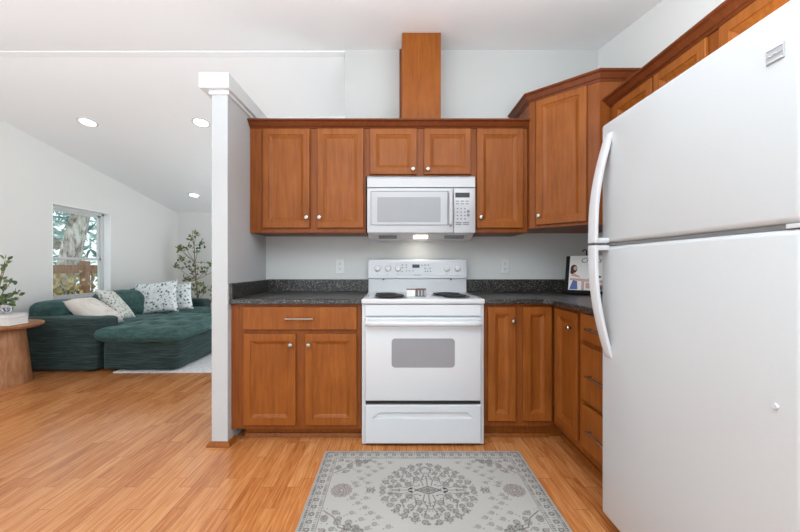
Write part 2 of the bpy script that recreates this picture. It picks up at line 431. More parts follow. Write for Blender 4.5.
# left wall with window opening
WY0, WY1, WZ0, WZ1 = 4.364, 5.27, 0.644, 1.888
bm = B(); T0, T1 = XL - .17, XL
prism(bm, [(YB, 0), (WY0, 0), (WY0, zc(WY0)), (YW, ZR), (YB, zc(YB))], 'x', T0, T1)
prism(bm, [(WY1, 0), (YF + .1, 0), (YF + .1, zc(YF + .1)), (WY1, zc(WY1))], 'x', T0, T1)
prism(bm, [(WY0, 0), (WY1, 0), (WY1, WZ0), (WY0, WZ0)], 'x', T0, T1)
prism(bm, [(WY0, WZ1), (WY1, WZ1), (WY1, zc(WY1)), (WY0, zc(WY0))], 'x', T0, T1)
struct('wall_left', bm, 'wall', 'pale grey living room wall holding the window', 'wall')
bm = B(); box(bm, XL, XR + .1, YF, YF + .1, 0, zc(YF))
struct('wall_far', bm, 'wall', 'pale grey far wall of the living room behind the tree', 'wall')
bm = B(); prism(bm, [(YB, 0), (YF, 0), (YF, zc(YF)), (YW, ZR), (YB, zc(YB))], 'x', XR, XR + .1)
struct('wall_right', bm, 'wall', 'grey kitchen wall behind the refrigerator and cabinets', 'wall')
bm = B()
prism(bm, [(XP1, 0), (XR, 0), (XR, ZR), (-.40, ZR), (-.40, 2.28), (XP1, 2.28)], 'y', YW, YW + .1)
struct('wall_back', bm, 'wall_dimmed', 'grey kitchen wall behind the range, full height on its right part', 'wall')
bm = B(); box(bm, XP1, -.40, YW - .012, YW + .112, 2.28, 2.305, .003)
struct('trim_2', bm, 'trim_white', 'white ledge capping the low part of the kitchen wall', 'trim')
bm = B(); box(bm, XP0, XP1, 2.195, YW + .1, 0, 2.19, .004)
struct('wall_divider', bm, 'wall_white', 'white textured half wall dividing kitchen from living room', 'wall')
bm = B(); box(bm, XP0 - .055, XP1 + .026, 2.15, YW + .1, 2.19, 2.283, .003)
box(bm, XP0 - .012, XP1 + .012, 2.183, YW + .05, 2.165, 2.19, .003)
struct('trim_3', bm, 'trim_white', 'white cap board on top of the dividing half wall', 'trim')
# wooden shoe moulding round the divider's foot
bm = B(); prof = [(0, 0), (.022, 0), (.022, .006), (.012, .026), (0, .028)]
sweep(bm, [(XP0, 2.9), (XP0, 2.195), (XP1, 2.195), (XP1, 2.28)], prof)
struct('baseboard_divider', bm, 'cab', 'stained wood shoe moulding round the foot of the half wall', 'baseboard')

# window: frame, two sashes, glass
GX = XL - .145
win = thing('window_1', 'white double-hung window in the living room wall above the sofa', 'window', (GX, (WY0 + WY1) / 2, WZ0)); win['kind'] = 'structure'
hw, hh = (WY1 - WY0) / 2, WZ1 - WZ0
bm = B()
for (a, b, c, d) in ((-hw, -hw + .045, 0, hh), (hw - .045, hw, 0, hh), (-hw, hw, 0, .05), (-hw, hw, hh - .045, hh)):
    box(bm, -.02, .045, a, b, c, d, .004)
obj('window_frame', bm, 'trim_white', win)
mr = 1.19 - WZ0
for nm, z0, z1, xo in (('upper_sash', mr, hh - .045, 0.0), ('lower_sash', .05, mr + .035, .022)):
    bm = B()
    for (a, b, c, d) in ((-hw + .045, -hw + .075, z0, z1), (hw - .075, hw - .045, z0, z1), (-hw + .045, hw - .045, z0, z0 + .035), (-hw + .045, hw - .045, z1 - .03, z1)):
        box(bm, xo - .008, xo + .014, a, b, c, d, .002)
    s = obj(nm, bm, 'trim_white', win)
    bm = B(); box(bm, xo, xo + .004, -hw + .07, hw - .07, z0 + .03, z1 - .025); obj('pane', bm, 'glass', s)
bm = B()
for (a, b, c, d) in ((-hw, -hw + .012, 0, hh), (hw - .012, hw, 0, hh), (-hw, hw, hh - .012, hh)): box(bm, .045, .146, a, b, c, d)
obj('jamb_liner', bm, 'trim_lit', win)
bm = B(); box(bm, -.02, .155, -hw - .02, hw + .02, -.025, 0.0, .004); obj('window_sill', bm, 'trim_white', win)

# ------------------------------------------------------------------ cabinets
CROWN = [(0, 0), (.008, 0), (.012, .007), (.017, .011), (.022, .012), (.040, .036), (.050, .040), (.055, .043), (.055, .052), (0, .052)]
def door_mesh(x0, x1, z0, z1, t=.02, fw=.043, band=.020):
    bm = B(); w, h = x1 - x0, z1 - z0
    loops = [(.007, 0), (.007, -.005), (0, -.006), (0, -t + .003), (.003, -t), (fw, -t), (fw + .002, -t + .005), (fw + .005, -t + .005), (fw + .005 + band, -t + .015)]
    rings = []
    for ins, y in loops:
        rings.append([bm.verts.new((x0 + ins, y, z0 + ins)), bm.verts.new((x1 - ins, y, z0 + ins)), bm.verts.new((x1 - ins, y, z1 - ins)), bm.verts.new((x0 + ins, y, z1 - ins))])
    for A, C in zip(rings, rings[1:]):
        for k in range(4): bm.faces.new((A[k], A[(k + 1) % 4], C[(k + 1) % 4], C[k]))
    bm.faces.new(rings[-1]); bm.faces.new(rings[0][::-1])
    bmesh.ops.recalc_face_normals(bm, faces=bm.faces)
    return bm
KNOB = [(0, 0), (.006, 0), (.006, .012), (.010, .014), (.0145, .018), (.0155, .022), (.013, .027), (.006, .029), (0, .0295)]
def knob(parent, x, z, y=-.02):
    bm = B(); lathe(bm, KNOB, 20, Matrix.Translation((x, y, z)) @ Matrix.Rotation(R(90), 4, 'X'))
    return obj('knob', bm, 'chrome', parent, smooth=True)
def pull(parent, xc, z, L=.175, y=-.02):
    bm = B()
    for s in (-1, 1): tube(bm, [(xc + s * (L / 2 - .008), y, z), (xc + s * (L / 2 - .008), y - .026, z)], .005)
    tube(bm, [(xc - L / 2, y - .026, z), (xc + L / 2, y - .026, z)], .0058)
    return obj('handle', bm, 'chrome', parent, smooth=True)
def drawer(root, x0, x1, z0, z1, pc=None):
    bm = B(); box(bm, x0, x1, -.02, -.005, z0, z1, .004); box(bm, x0 + .007, x1 - .007, -.007, 0, z0 + .007, z1 - .007); d = obj('drawer', bm, 'cab', root)
    pull(d, pc if pc is not None else (x0 + x1) / 2, (z0 + z1) / 2); return d
def door(root, x0, x1, z0, z1, kn=None):
    d = obj('door', door_mesh(x0, x1, z0, z1), 'cab', root)
    if kn: knob(d, *kn)
    return d

def upper(label, x0, x1, z0, z1, loc, rz, depth, doors, crown=True, cz=None, ends=(0, 0), group='upper cabinets'):
    root = thing('upper_cabinet', label, 'cabinet', loc, rz, group)
    bm = B(); box(bm, x0, x1, 0, depth, z0, z1, .0015); obj('carcass', bm, 'cab_shaded', root)
    bm = B(); box(bm, x0 + .02, x1 - .02, .03, depth - .01, z0 - .002, z0 + .004); obj('underside', bm, 'cab_dark', root)
    for d in doors: door(root, *d)
    if crown:
        bm = B(); sweep(bm, [(x0 - ends[0], 0), (x1 + ends[1], 0)], [(o, z + cz) for o, z in CROWN])
        obj('crown_molding', bm, 'cab_dark', root)
    return root
YU = 2.535; g = .0008
CZ = 2.088
u1 = upper('two-door wall cabinet on the back wall against the half wall', -1.031, -.2075, 1.347, 2.125, (0, YU, 0), 0, .308,
      [(-.937, -.604, 1.380, 2.084, (-.622, 1.452)), (-.551, -.222, 1.380, 2.084, (-.532, 1.452))], cz=CZ)
bm = B(); box(bm, -1.032, -.950, -.003, .02, 1.347, 2.09, .0015); box(bm, -.958, -.950, -.006, .01, 1.347, 2.09, .0015); obj('filler_strip', bm, 'cab_shaded', u1)
u2 = upper('short two-door wall cabinet above the microwave', -.2068, .5632, 1.745, 2.125, (0, YU, 0), 0, .308,
      [(-.178, .154, 1.760, 2.084, (.127, 1.792)), (.205, .537, 1.760, 2.084, (.232, 1.792))], cz=CZ)
u3 = upper('narrow one-door wall cabinet right of the microwave', .564, .9435, 1.347, 2.125, (0, YU, 0), 0, .308,
      [(.580, .908, 1.380, 2.084, (.606, 1.452))], cz=CZ)

# diagonal corner cabinet, taller
root = thing('corner_cabinet', 'tall diagonal corner wall cabinet with one door, highest crown', 'cabinet', (.945, 2.5, 0), -math.atan2(.30, .32), 'upper cabinets')
inv = Matrix.Rotation(-root.rotation_euler.z, 4, 'Z') @ Matrix.Translation((-.945, -2.5, 0))
bm = B(); prism(bm, [(.945, 2.843), (.945, 2.5), (1.265, 2.2), (1.622, 2.2), (1.622, 2.843)], 'z', 1.372, 2.262, mx=inv); obj('carcass', bm, 'cab_shaded', root)
bm = B(); sweep(bm, [(.945, 2.842), (.945, 2.5), (1.265, 2.2), (1.622, 2.2)], [(o * .8, z * 1.15 + 2.252) for o, z in CROWN])
bmesh.ops.transform(bm, matrix=inv, verts=bm.verts); obj('crown_molding', bm, 'cab_dark', root)
Ld = math.hypot(.32, .30)
door(root, .051, .371, 1.392, 2.246, (.076, 1.452))
bm = B(); box(bm, 0.0, .042, -.004, .01, 1.373, 2.252, .002); obj('filler_strip', bm, 'cab_shaded', root)

# right-wall uppers (local x runs towards the camera)
YRT = 2.198
u5 = upper('two-door wall cabinet on the right wall beside the corner cabinet', 0, .735, 1.73, 2.125, (1.335, YRT, 0), R(-90), .288,
      [(.055, .372, 1.745, 2.080, (.35, 1.78)), (.386, .690, 1.745, 2.080, (.41, 1.78))], cz=CZ)
u6 = upper('wall cabinet over the refrigerator at the right edge', .7358, 1.62, 1.73, 2.125, (1.335, YRT, 0), R(-90), .288,
      [(.752, 1.16, 1.745, 2.080), (1.175, 1.59, 1.745, 2.080)], cz=CZ)

def base(label, x0, x1, zb, loc, rz, depth, toe=.075, shoe=True, ends=(0, 0), group='base cabinets'):
    root = thing('base_cabinet', label, 'cabinet', loc, rz, group)
    bm = B(); box(bm, x0, x1, 0, depth, zb, .873, .0015); obj('carcass', bm, 'cab_shaded', root)
    bm = B(); box(bm, x0 + ends[0], x1 - ends[1], toe, depth, .0, zb); obj('toe_kick', bm, 'cab', root)
    bm = B(); sweep(bm, [(x0 + ends[0], toe), (x1 - ends[1], toe)], [(0, 0), (.016, 0), (.016, .006), (.008, .024), (0, .026)]); obj('shoe_molding', bm, 'cab', root)
    return root
YBs = 2.245
b1 = base('base cabinet left of the range with one wide drawer over two doors', -1.031, -.214, .082, (0, YBs, 0), 0, .598, ends=(.055, 0))
bm = B(); box(bm, -1.032, -.985, -.003, .02, .082, .873, .0015); obj('filler_strip', bm, 'cab_shaded', b1)
drawer(b1, -.951, -.239, .711, .852)
door(b1, -.951, -.622, .111, .684, (-.649, .618)); door(b1, -.563, -.239, .111, .684, (-.537, .618))
b2 = base('base cabinet right of the range with two tall narrow doors', .560, 1.000, .098, (0, YBs, 0), 0, .598)
door(b2, .581, .757, .138, .853, (.738, .767)); door(b2, .803, .982, .138, .853)
# right run, local x towards the camera, face at x = 1.0
XF = 1.001
b3 = base('corner base cabinet with one door on the right wall', 0.0, .3475, .118, (XF, YBs - .001, 0), R(-90), .62, toe=.0875, ends=(-.074, 0))
bm = B(); box(bm, -.096, -.0755, .0, .0875, 0, .097); obj('toe_return', bm, 'cab', b3)
door(b3, .056, .318, .162, .853, (.263, .765))
b4 = base('three-drawer base cabinet between corner and refrigerator', .348, .704, .118, (XF, YBs - .001, 0), R(-90), .62, toe=.087)
for z0, z1 in ((.722, .862), (.413, .698), (.165, .390)): drawer(b4, .366, .686, z0, z1, .545)
for d in [c for c in b4.children if c.name.startswith('drawer')][1:]:
    pass

# ------------------------------------------------------------------ countertops
bm = B()
prism(bm, [(2.21, .876), (2.215, .873), (2.843, .873), (2.843, .905), (2.22, .905), (2.212, .900)], 'x', -1.0315, -.2085)
ct = obj('countertop', bm, 'counter'); tag(ct, 'dark speckled countertop left of the range', 'countertop', 'dark speckled countertops')
bm = B(); box(bm, -1.011, -.2085, 2.823, 2.843, .9052, 1.004, .003); obj('backsplash', bm, 'counter', ct)
bm = B(); box(bm, -1.0315, -1.0115, 2.212, 2.843, .9052, 1.002, .003); obj('side_splash', bm, 'counter', ct)
bm = B()
prism(bm, [(.5545, 2.21), (.925, 2.21), (.962, 2.175), (.962, 1.542), (1.622, 1.542), (1.622, 2.843), (.5545, 2.843)], 'z', .8735, .905, .005)
ct2 = obj('countertop', bm, 'counter'); tag(ct2, 'dark speckled L-shaped countertop turning the right corner', 'countertop', 'dark speckled countertops')
bm = B(); box(bm, .5545, 1.602, 2.823, 2.843, .9052, 1.004, .003); obj('backsplash', bm, 'counter', ct2)
bm = B(); box(bm, 1.602, 1.622, 1.545, 2.843, .9052, 1.004, .003); obj('side_splash', bm, 'counter', ct2)

# vent duct cover
vc = thing('vent_chase', 'tall wooden duct cover rising from cabinet top to ceiling', 'duct cover', (.19, 2.552, 2.1255))
H0 = zc(2.552) - 2.1255; H1 = zc(2.843) - 2.1255
bm = B(); prism(bm, [(0, 0), (.289, 0), (.289, H1 - .003), (0, H0 - .003)], 'x', -.139, .139, .0015); obj('panel', bm, 'cab', vc)
bm = B(); box(bm, -.155, -.139, .272, .290, .02, H1 - .004, .002); obj('scribe_strip', bm, 'cab', vc)

# ------------------------------------------------------------------ range
rg = thing('range', 'white electric coil range between the base cabinets', 'stove', (.173, 2.186, 0))
bm = B(); box(bm, -.379, .379, .022, .62, .004, .874, .004); obj('body', bm, 'appliance', rg)
bm = B(); box(bm, -.3805, .3805, 0, .575, .876, .906, .007, 3); obj('cooktop', bm, 'appliance', rg, smooth=True)
bm = B(); box(bm, -.358, .358, .008, .03, .802, .870, .003); obj('front_rail', bm, 'appliance', rg)
dr = B(); box(dr, -.356, .356, -.012, .022, .284, .794, .008, 3); ovd = obj('oven_door', dr, 'appliance', rg, smooth=True)
bm = B()
def rrect(x0, x1, z0, z1, r, n=6):
    pts = []
    for cx, cz, a0 in ((x1 - r, z0 + r, -90), (x1 - r, z1 - r, 0), (x0 + r, z1 - r, 90), (x0 + r, z0 + r, 180)):
        for i in range(n + 1):
            a = R(a0 + 90 * i / n); pts.append((cx + r * math.cos(a), cz + r * math.sin(a)))
    return pts
prism(bm, rrect(-.194, .193, .489, .667, .022), 'y', -.0135, -.006); obj('window', bm, 'oven_glass', ovd)
bm = B()
hp = [(-.346, -.012, .766), (-.344, -.040, .764), (-.32, -.050, .762)] + [(-.32 + .64 * i / 8, -.050, .762) for i in range(1, 9)] + [(.344, -.040, .764), (.346, -.012, .766)]
tube(bm, hp, .017, 12, squash=(.7, 1)); obj('handle', bm, 'appliance', ovd, smooth=True)
bm = B(); box(bm, -.355, .355, .012, .03, .258, .282); obj('shadow_gap', bm, 'dark', rg)
bm = B()
def quadring(bm, rings):
    R_ = [[bm.verts.new(p) for p in r] for r in rings]
    for A, C in zip(R_, R_[1:]):
        for k in range(4): bm.faces.new((A[k], A[(k + 1) % 4], C[(k + 1) % 4], C[k]))
    bm.faces.new(R_[-1]); bm.faces.new(R_[0][::-1])
    bmesh.ops.recalc_face_normals(bm, faces=bm.faces)
quadring(bm, [[(-.356, .022, .020), (.356, .022, .020), (.356, .022, .256), (-.356, .022, .256)],
              [(-.356, -.002, .020), (.356, -.002, .020), (.356, -.002, .256), (-.356, -.002, .256)],
              [(-.352, -.006, .024), (.352, -.006, .024), (.352, -.006, .252), (-.352, -.006, .252)],
              [(-.315, -.006, .172), (.310, -.006, .172), (.270, -.006, .213), (-.270, -.006, .213)],
              [(-.307, .008, .180), (.302, .008, .180), (.266, .012, .211), (-.266, .012, .211)]])
dw = obj('storage_drawer', bm, 'appliance', rg)
bm = B(); box(bm, -.353, .353, .02, .06, .004, .018); obj('kick_gap', bm, 'dark', rg)
# backguard
bm = B(); prism(bm, [(.558, .905), (.566, 1.012), (.546, 1.018), (.562, 1.158), (.575, 1.164), (.638, 1.164), (.638, .905)], 'x', -.379, .379, .004)
bgd = obj('backguard', bm, 'appliance', rg, smooth=True)
slope = math.atan2(.016, .14)
PM = Matrix.Translation((0, .546, 1.018)) @ Matrix.Rotation(-slope, 4, 'X')
bm = B(); box(bm, -.352, .352, -.002, .004, .018, .128, .0015, mx=PM); obj('control_panel', bm, 'panel_white', bgd)
bm = B(); box(bm, -.15, .13, -.0035, -.001, .030, .122, .001, mx=PM); cp = obj('clock_panel', bm, 'clock', bgd)
bm = B(); box(bm, -.040, .016, -.0055, -.003, .078, .104, mx=PM); obj('display', bm, 'dark', bgd)
for kx in (-.308, -.228, -.150, .225, .308):
    T = PM @ Matrix.Translation((kx, -.002, .072)) @ Matrix.Rotation(R(90), 4, 'X')
    bm = B(); lathe(bm, [(0, 0), (.0255, 0), (.0255, .003), (.022, .004), (0, .004)], 28, T); kr = obj('knob_ring', bm, 'knob_ring', bgd, smooth=True)
    bm = B(); lathe(bm, [(0, .004), (.0215, .004), (.019, .018), (.017, .021), (0, .021)], 24, T)
    box(bm, -.0045, .0045, -.019, .019, .016, .028, .002, mx=T); obj('knob', bm, 'appliance', bgd, smooth=True)
    bm = B(); box(bm, kx - .004, kx + .004, -.0035, -.001, .026, .030, mx=PM); obj('knob_mark', bm, 'mark', bgd)
for (bx, bz) in ((-.085, .10), (-.085, .082), (-.085, .055), (-.115, .10), (-.115, .078), (-.118, .05), (.035, .098), (.058, .1), (.058, .074), (.085, .1), (.078, .052), (.098, .074), (.1, .05), (-.06, .055), (-.035, .055), (.06, .05)):
    bm = B(); box(bm, bx - .005, bx + .005, -.006, -.003, bz - .004, bz + .004, .001, mx=PM); obj('button', bm, 'mark', bgd)
bm = B(); box(bm, -.03, .025, -.004, -.001, .020, .0245, mx=PM); obj('name_mark', bm, 'mark', bgd)
for sx in (-.262, .258):
    bm = B(); box(bm, sx - .006, sx + .006, .552, .562, 1.002, 1.011, .001); obj('vent_slot', bm, 'dark', rg)
# coil burners
def burner(x, y, r):
    T = Matrix.Translation((x, y, .906))
    bm = B(); lathe(bm, [(0, .0005), (r * .9, .0005), (r + .012, .003), (r + .016, .006), (r + .010, .006), (r * .9, .003), (0, .003)], 36, T); p = obj('drip_pan', bm, 'pan', rg, smooth=True)
    bm = B(); pts = []; turns = 4.5 if r > .08 else 3.5
    for i in range(int(turns * 28) + 1):
        a = 2 * math.pi * i / 28; rr = .018 + (r - .020) * i / (turns * 28)
        pts.append((x + rr * math.cos(a), y + rr * math.sin(a), .918))
    tube(bm, pts, .0062, 8, squash=(1.0, .9)); obj('coil', bm, 'coil', p, smooth=True)
burner(-.228, .275, .072); burner(-.203, .128, .095); burner(.188, .275, .094); burner(.223, .128, .074)

# spice tins on the cooktop
tn = thing('spice_tin', 'small white tin with brown lid standing on the cooktop', 'tin', (.107, 2.405, .9065))
bm = B(); box(bm, -.029, .029, -.025, .025, 0, .043, .003); obj('body', bm, 'paper', tn)
bm = B(); box(bm, -.030, .030, -.026, .026, .0432, .050, .002); obj('lid', bm, 'tin_red', tn)
tn = thing('spice_tin', 'small dark ribbed tin beside the white tin on cooktop', 'tin', (.174, 2.405, .9065))
bm = B(); box(bm, -.034, .034, -.025, .025, 0, .046, .003); obj('body', bm, 'ink', tn)
bm = B(); box(bm, -.035, .035, -.026, .026, .0462, .052, .002); obj('lid', bm, 'tin_red', tn)
for i in range(6):
    bm = B(); box(bm, -.028 + i * .0105, -.0235 + i * .0105, -.0272, -.0245, .004, .042, .001); obj('rib', bm, 'paper' if i % 2 else 'mark', tn)

# ------------------------------------------------------------------ microwave
mw = thing('microwave', 'white over-the-range microwave under the short cabinet', 'microwave', (.1835, 2.49, 1.298))
bm = B(); prism(bm, [(.024, .040), (.105, .006), (.352, .002), (.352, .4425), (.024, .4425)], 'x', -.374, .374, .003); obj('body', bm, 'mw_white', mw)
bm = B(); prism(bm, [(.0, .364), (.0, .425), (.012, .442), (.03, .4425), (.03, .360)], 'x', -.379, .379, .003); vg = obj('vent_grille', bm, 'mw_white', mw)
for i in range(7):
    bm = B(); x = -.30 + i * .1; box(bm, x - .04, x + .04, .006, .02, .4380, .4428); obj('vent_slot', bm, 'mark', vg)
bm = B(); box(bm, -.379, .224, -.006, .026, .043, .358, .007, 3); md = obj('door', bm, 'mw_white', mw, smooth=True)
bm = B(); prism(bm, rrect(-.352, .186, .098, .334, .006), 'y', -.009, -.004); obj('door_frame', bm, 'mw_panel', md)
bm = B()
for a in ((-.352, .186, .331, .335), (-.352, .186, .097, .101)): box(bm, a[0], a[1], -.0105, -.004, a[2], a[3])
for a in ((-.353, -.349), (.183, .187)): box(bm, a[0], a[1], -.0105, -.004, .097, .335)
obj('bezel', bm, 'mark', md)
bm = B(); prism(bm, rrect(-.307, .134, .120, .292, .006), 'y', -.0115, -.006); obj('window', bm, 'mw_glass', md)
bm = B(); hp = [(.203, -.006, .325), (.203, -.030, .318), (.203, -.036, .295)] + [(.203, -.036 - .004 * math.sin(math.pi * i / 6), .295 - .165 * i / 6) for i in range(1, 6)] + [(.203, -.036, .13), (.203, -.030, .107), (.203, -.006, .1)]
tube(bm, hp, .013, 12); obj('handle', bm, 'mw_white', md, smooth=True)
bm = B(); box(bm, .226, .379, -.004, .026, .043, .358, .006, 3); pc = obj('control_panel', bm, 'mw_panel', mw, smooth=True)
bm = B(); box(bm, .238, .339, -.0055, -.002, .291, .325, .001); obj('display', bm, 'dark', pc)
for i in range(3):
    for zz in (.262, .243):
        bm = B(); box(bm, .242 + i * .034, .264 + i * .034, -.0055, -.002, zz, zz + .007); obj('button', bm, 'mark', pc)
for j in range(4):
    for i in range(3):
        bm = B(); box(bm, .248 + i * .026, .258 + i * .026, -.0055, -.002, .208 - j * .024, .218 - j * .024, .001); obj('button', bm, 'mark', pc)
for zz in (.168, .194):
    bm = B(); lathe(bm, [(0, 0), (.011, 0), (.010, .003), (0, .003)], 16, Matrix.Translation((.329, -.003, zz)) @ Matrix.Rotation(R(90), 4, 'X')); obj('button', bm, 'mark', pc)
for i in range(2):
    for zz in (.112, .099):
        bm = B(); box(bm, .240 + i * .052, .282 + i * .052, -.0055, -.002, zz, zz + .008); obj('button', bm, 'mark', pc)
# underside: lamp, filters
TM = Matrix.Translation((0, .064, .0226)) @ Matrix.Rotation(-math.atan2(.034, .081), 4, 'X')
bm = B(); box(bm, -.05, .05, -.02, .025, -.004, .001, .001, mx=TM); obj('lamp_lens', bm, 'mw_lamp', mw)
for x0, x1 in ((-.30, -.17), (.17, .31)):
    bm = B(); box(bm, x0, x1, -.02, .03, -.003, .001, mx=TM); obj('filter', bm, 'mark', mw)
ld = bpy.data.lights.new('cooktop_lamp', 'AREA'); ld.shape = 'RECTANGLE'; ld.size = .1; ld.size_y = .04; ld.energy = 0.22; ld.color = (1, .95, .86)
lo = bpy.data.objects.new('cooktop_lamp', ld); COL.objects.link(lo); lo.location = (.1835, 2.72, 1.293); lo.rotation_euler = (R(18), 0, 0)

# ------------------------------------------------------------------ refrigerator
FX, FY0, FY1 = .888, .773, 1.533
fr = thing('refrigerator', 'white top-freezer refrigerator filling the right side', 'refrigerator', (FX, FY1, 0), R(-90))
# local x = towards camera (0..0.76), local y = into the fridge (+X world)
bm = B(); box(bm, .006, .754, .075, .715, .03, 1.695, .006); obj('cabinet', bm, 'appliance_tex', fr)
bm = B(); box(bm, .01, .75, .062, .076, .06, 1.70); obj('gasket', bm, 'gasket', fr)
bm = B(); box(bm, 0, .76, 0, .064, 1.2065, 1.714, .016, 4); fz = obj('freezer_door', bm, 'appliance_tex', fr, smooth=True)
bm = B(); box(bm, 0, .76, 0, .064, .052, 1.1935, .016, 4); fd = obj('refrigerator_door', bm, 'appliance_tex', fr, smooth=True)
bm = B(); box(bm, .05, .71, .055, .09, 0, .05, .003); obj('toe_grille', bm, 'gasket', fr)
bm = B(); box(bm, .02, .721, .012, .06, 1.194, 1.206); obj('door_gap', bm, 'gasket', fr)
bm = B(); box(bm, .722, .757, .002, .06, 1.1945, 1.2055, .002); obj('hinge_cover', bm, 'appliance', fr)
bm = B(); box(bm, .055, .085, .008, .03, 1.1945, 1.2055, .002); obj('hinge_pin_cover', bm, 'mark', fr)
def bow(parent, zs, up):
    # handle: flat strip that leaves the door face and bows out towards the gap between the doors
    n = 20; bm = B(); t = bmesh.new(); rings = []
    z_far, z_near = zs
    for i in range(n + 1):
        s = i / n
        z = z_far + (z_near - z_far) * s
        out = .006 + .060 * math.sin(min(1, s * 1.25) * math.pi / 2) ** .9
        xc = .058 - .018 * s
        hw = .021 + .004 * s
        ang = math.cos(s * 1.4)
        th = .015
        rings.append([t.verts.new((xc - hw, -out, z)), t.verts.new((xc + hw, -out + .003, z)), t.verts.new((xc + hw, -out + th + .003, z)), t.verts.new((xc - hw, -out + th, z))])
    for A, C in zip(rings, rings[1:]):
        for k in range(4): t.faces.new((A[k], A[(k + 1) % 4], C[(k + 1) % 4], C[k]))
    t.faces.new(rings[0]); t.faces.new(rings[-1])
    bmesh.ops.recalc_face_normals(t, faces=t.faces)
    bmesh.ops.bevel(t, geom=t.edges[:], offset=.003, segments=2, profile=.5, affect='EDGES', clamp_overlap=True)
    join(bm, t)
    zz = (z_near, z_near + (.022 if up else -.022))
    box(bm, .021, .059, -.064, .004, min(zz), max(zz), .004)
    return obj('handle', bm, 'appliance', parent, smooth=True)
bow(fz, (1.66, 1.2055), True); bow(fd, (.73, 1.1965), False)
# maker's plate and screw cap
bm = B(); box(bm, .683, .724, -.003, .002, 1.586, 1.623, .002); bd = obj('badge', bm, 'appliance_grey', fz)
for (a, b, z) in ((.686, .721, 1.619), (.686, .721, 1.590)):
    bm = B(); box(bm, a, b, -.0045, -.002, z - .002, z + .002, .0008); obj('badge_rule', bm, 'appliance', bd)
bm = B(); tube(bm, [(.686, -.0035, 1.601), (.692, -.004, 1.605), (.698, -.004, 1.601), (.704, -.004, 1.606), (.711, -.004, 1.603), (.721, -.0035, 1.605)], .0014, 6); obj('badge_script', bm, 'appliance', bd)
bm = B(); lathe(bm, [(0, 0), (.007, 0), (.006, .004), (0, .005)], 16, Matrix.Translation((.704, 0, .783)) @ Matrix.Rotation(R(90), 4, 'X')); obj('screw_cap', bm, 'appliance', fd, smooth=True)

# ------------------------------------------------------------------ outlets
for x, lab in ((-.44, 'white duplex outlet on the wall left of the range'), (.877, 'white duplex outlet on the wall right of the range')):
    o = thing('wall_outlet', lab, 'outlet', (x, YW, 1.107), group='wall outlets')
    bm = B(); box(bm, -.036, .036, -.009, 0, -.058, .058, .003); obj('plate', bm, 'outlet', o)
    for s in (-1, 1):
        bm = B(); prism(bm, rrect(-.016, .016, s * .020 - .014, s * .020 + .014, .008), 'y', -.012, -.006); k = obj('socket', bm, 'outlet', o)
        bm = B()
        for dx in (-.006, .006): box(bm, dx - .0012, dx + .0012, -.0128, -.011, s * .02 - .002, s * .02 + .006)
        box(bm, -.002, .002, -.0128, -.011, s * .02 - .009, s * .02 - .005); obj('slots', bm, 'dark', k)

# ------------------------------------------------------------------ cookbook on its easel
ez = thing('book_easel', 'black iron cookbook easel with scroll top in the counter corner', 'easel', (1.385, 2.585, .9055), R(-40))
TL = Matrix.Rotation(R(-14), 4, 'X')
bm = B(); box(bm, -.150, .130, .012, .020, .018, .292, .002, mx=TL); obj('back_panel', bm, 'black_metal', ez)
bm = B(); box(bm, -.150, .130, -.045, .03, .006, .016, .002); box(bm, -.150, .130, -.050, -.044, .006, .030, .002); obj('ledge', bm, 'black_metal', ez)
bm = B()
for s in (-1, 1):
    pts = [(s * .012, .016, .28), (s * .012, .016, .325)] + [(s * (.012 + .014 * (1 - math.cos(a))), .016, .325 + .016 * math.sin(a)) for a in (.5, 1.0, 1.57, 2.1, 2.7, 3.3)]
    pts = [TL @ Vector(p) for p in pts]; tube(bm, pts, .004, 8)
obj('scroll_top', bm, 'black_metal', ez, smooth=True)
bm = B()
for s in (-1, 1): tube(bm, [TL @ Vector((s * .08, .022, .20)), (s * .08, .15, .004)], .004, 8); tube(bm, [(s * .08, -.04, .004), (s * .08, .15, .004)], .004, 8)
obj('prop_leg', bm, 'black_metal', ez, smooth=True)
cb = thing('cookbook', 'cookbook with a woman at a table on its cover, on the black easel', 'book', (1.385, 2.585, .9055), R(-40))
bm = B(); box(bm, -.117, .125, -.010, .0115, .0205, .288, .001, mx=TL); obj('cover', bm, 'paper', cb)
def patch(name, poly, mat, d=.0108):
    bm = B(); prism(bm, poly, 'y', -d, -.0095, mx=TL); return obj(name, bm, mat, cb)
C = lambda u, v: (-.117 + u * .242, .0205 + v * .2675)
def cpoly(pts): return [C(*p) for p in pts]
def ell(u, v, a, b, n=14): return [C(u + a * math.cos(2 * math.pi * i / n), v + b * math.sin(2 * math.pi * i / n)) for i in range(n)]
patch('cover_table', cpoly([(.02, .30), (1, .22), (1, .30), (.05, .36)]), 'pink')
patch('cover_table_leg', cpoly([(.36, .02), (.44, .02), (.44, .29), (.36, .29)]), 'pink')
patch('cover_cloth', cpoly([(.48, .08), (1, .04), (1, .2), (.48, .24)]), 'pink')
patch('cover_hair', ell(.13, .62, .10, .12), 'hair', .0109); patch('cover_hair_fall', cpoly([(.03, .5), (.12, .44), (.14, .6), (.04, .64)]), 'hair', .0112)
patch('cover_face', ell(.17, .635, .05, .06), 'skin', .0116)
patch('cover_arm', cpoly([(.05, .42), (.30, .37), (.31, .40), (.14, .50)]), 'skin', .0116)
patch('cover_skirt', cpoly([(.03, .04), (.26, .04), (.24, .27), (.12, .30)]), 'blue')
patch('cover_bowl', ell(.76, .40, .13, .045), 'ink'); patch('cover_plate', ell(.62, .345, .08, .02), 'ink', .0113)
patch('cover_stool', cpoly([(.86, .03), (.93, .03), (.93, .16), (.86, .16)]), 'ink', .0115)
fc = bpy.data.curves.new('title', 'FONT'); fc.body = "Cher's"; fc.size = .052; fc.shear = .35; fc.extrude = .0004
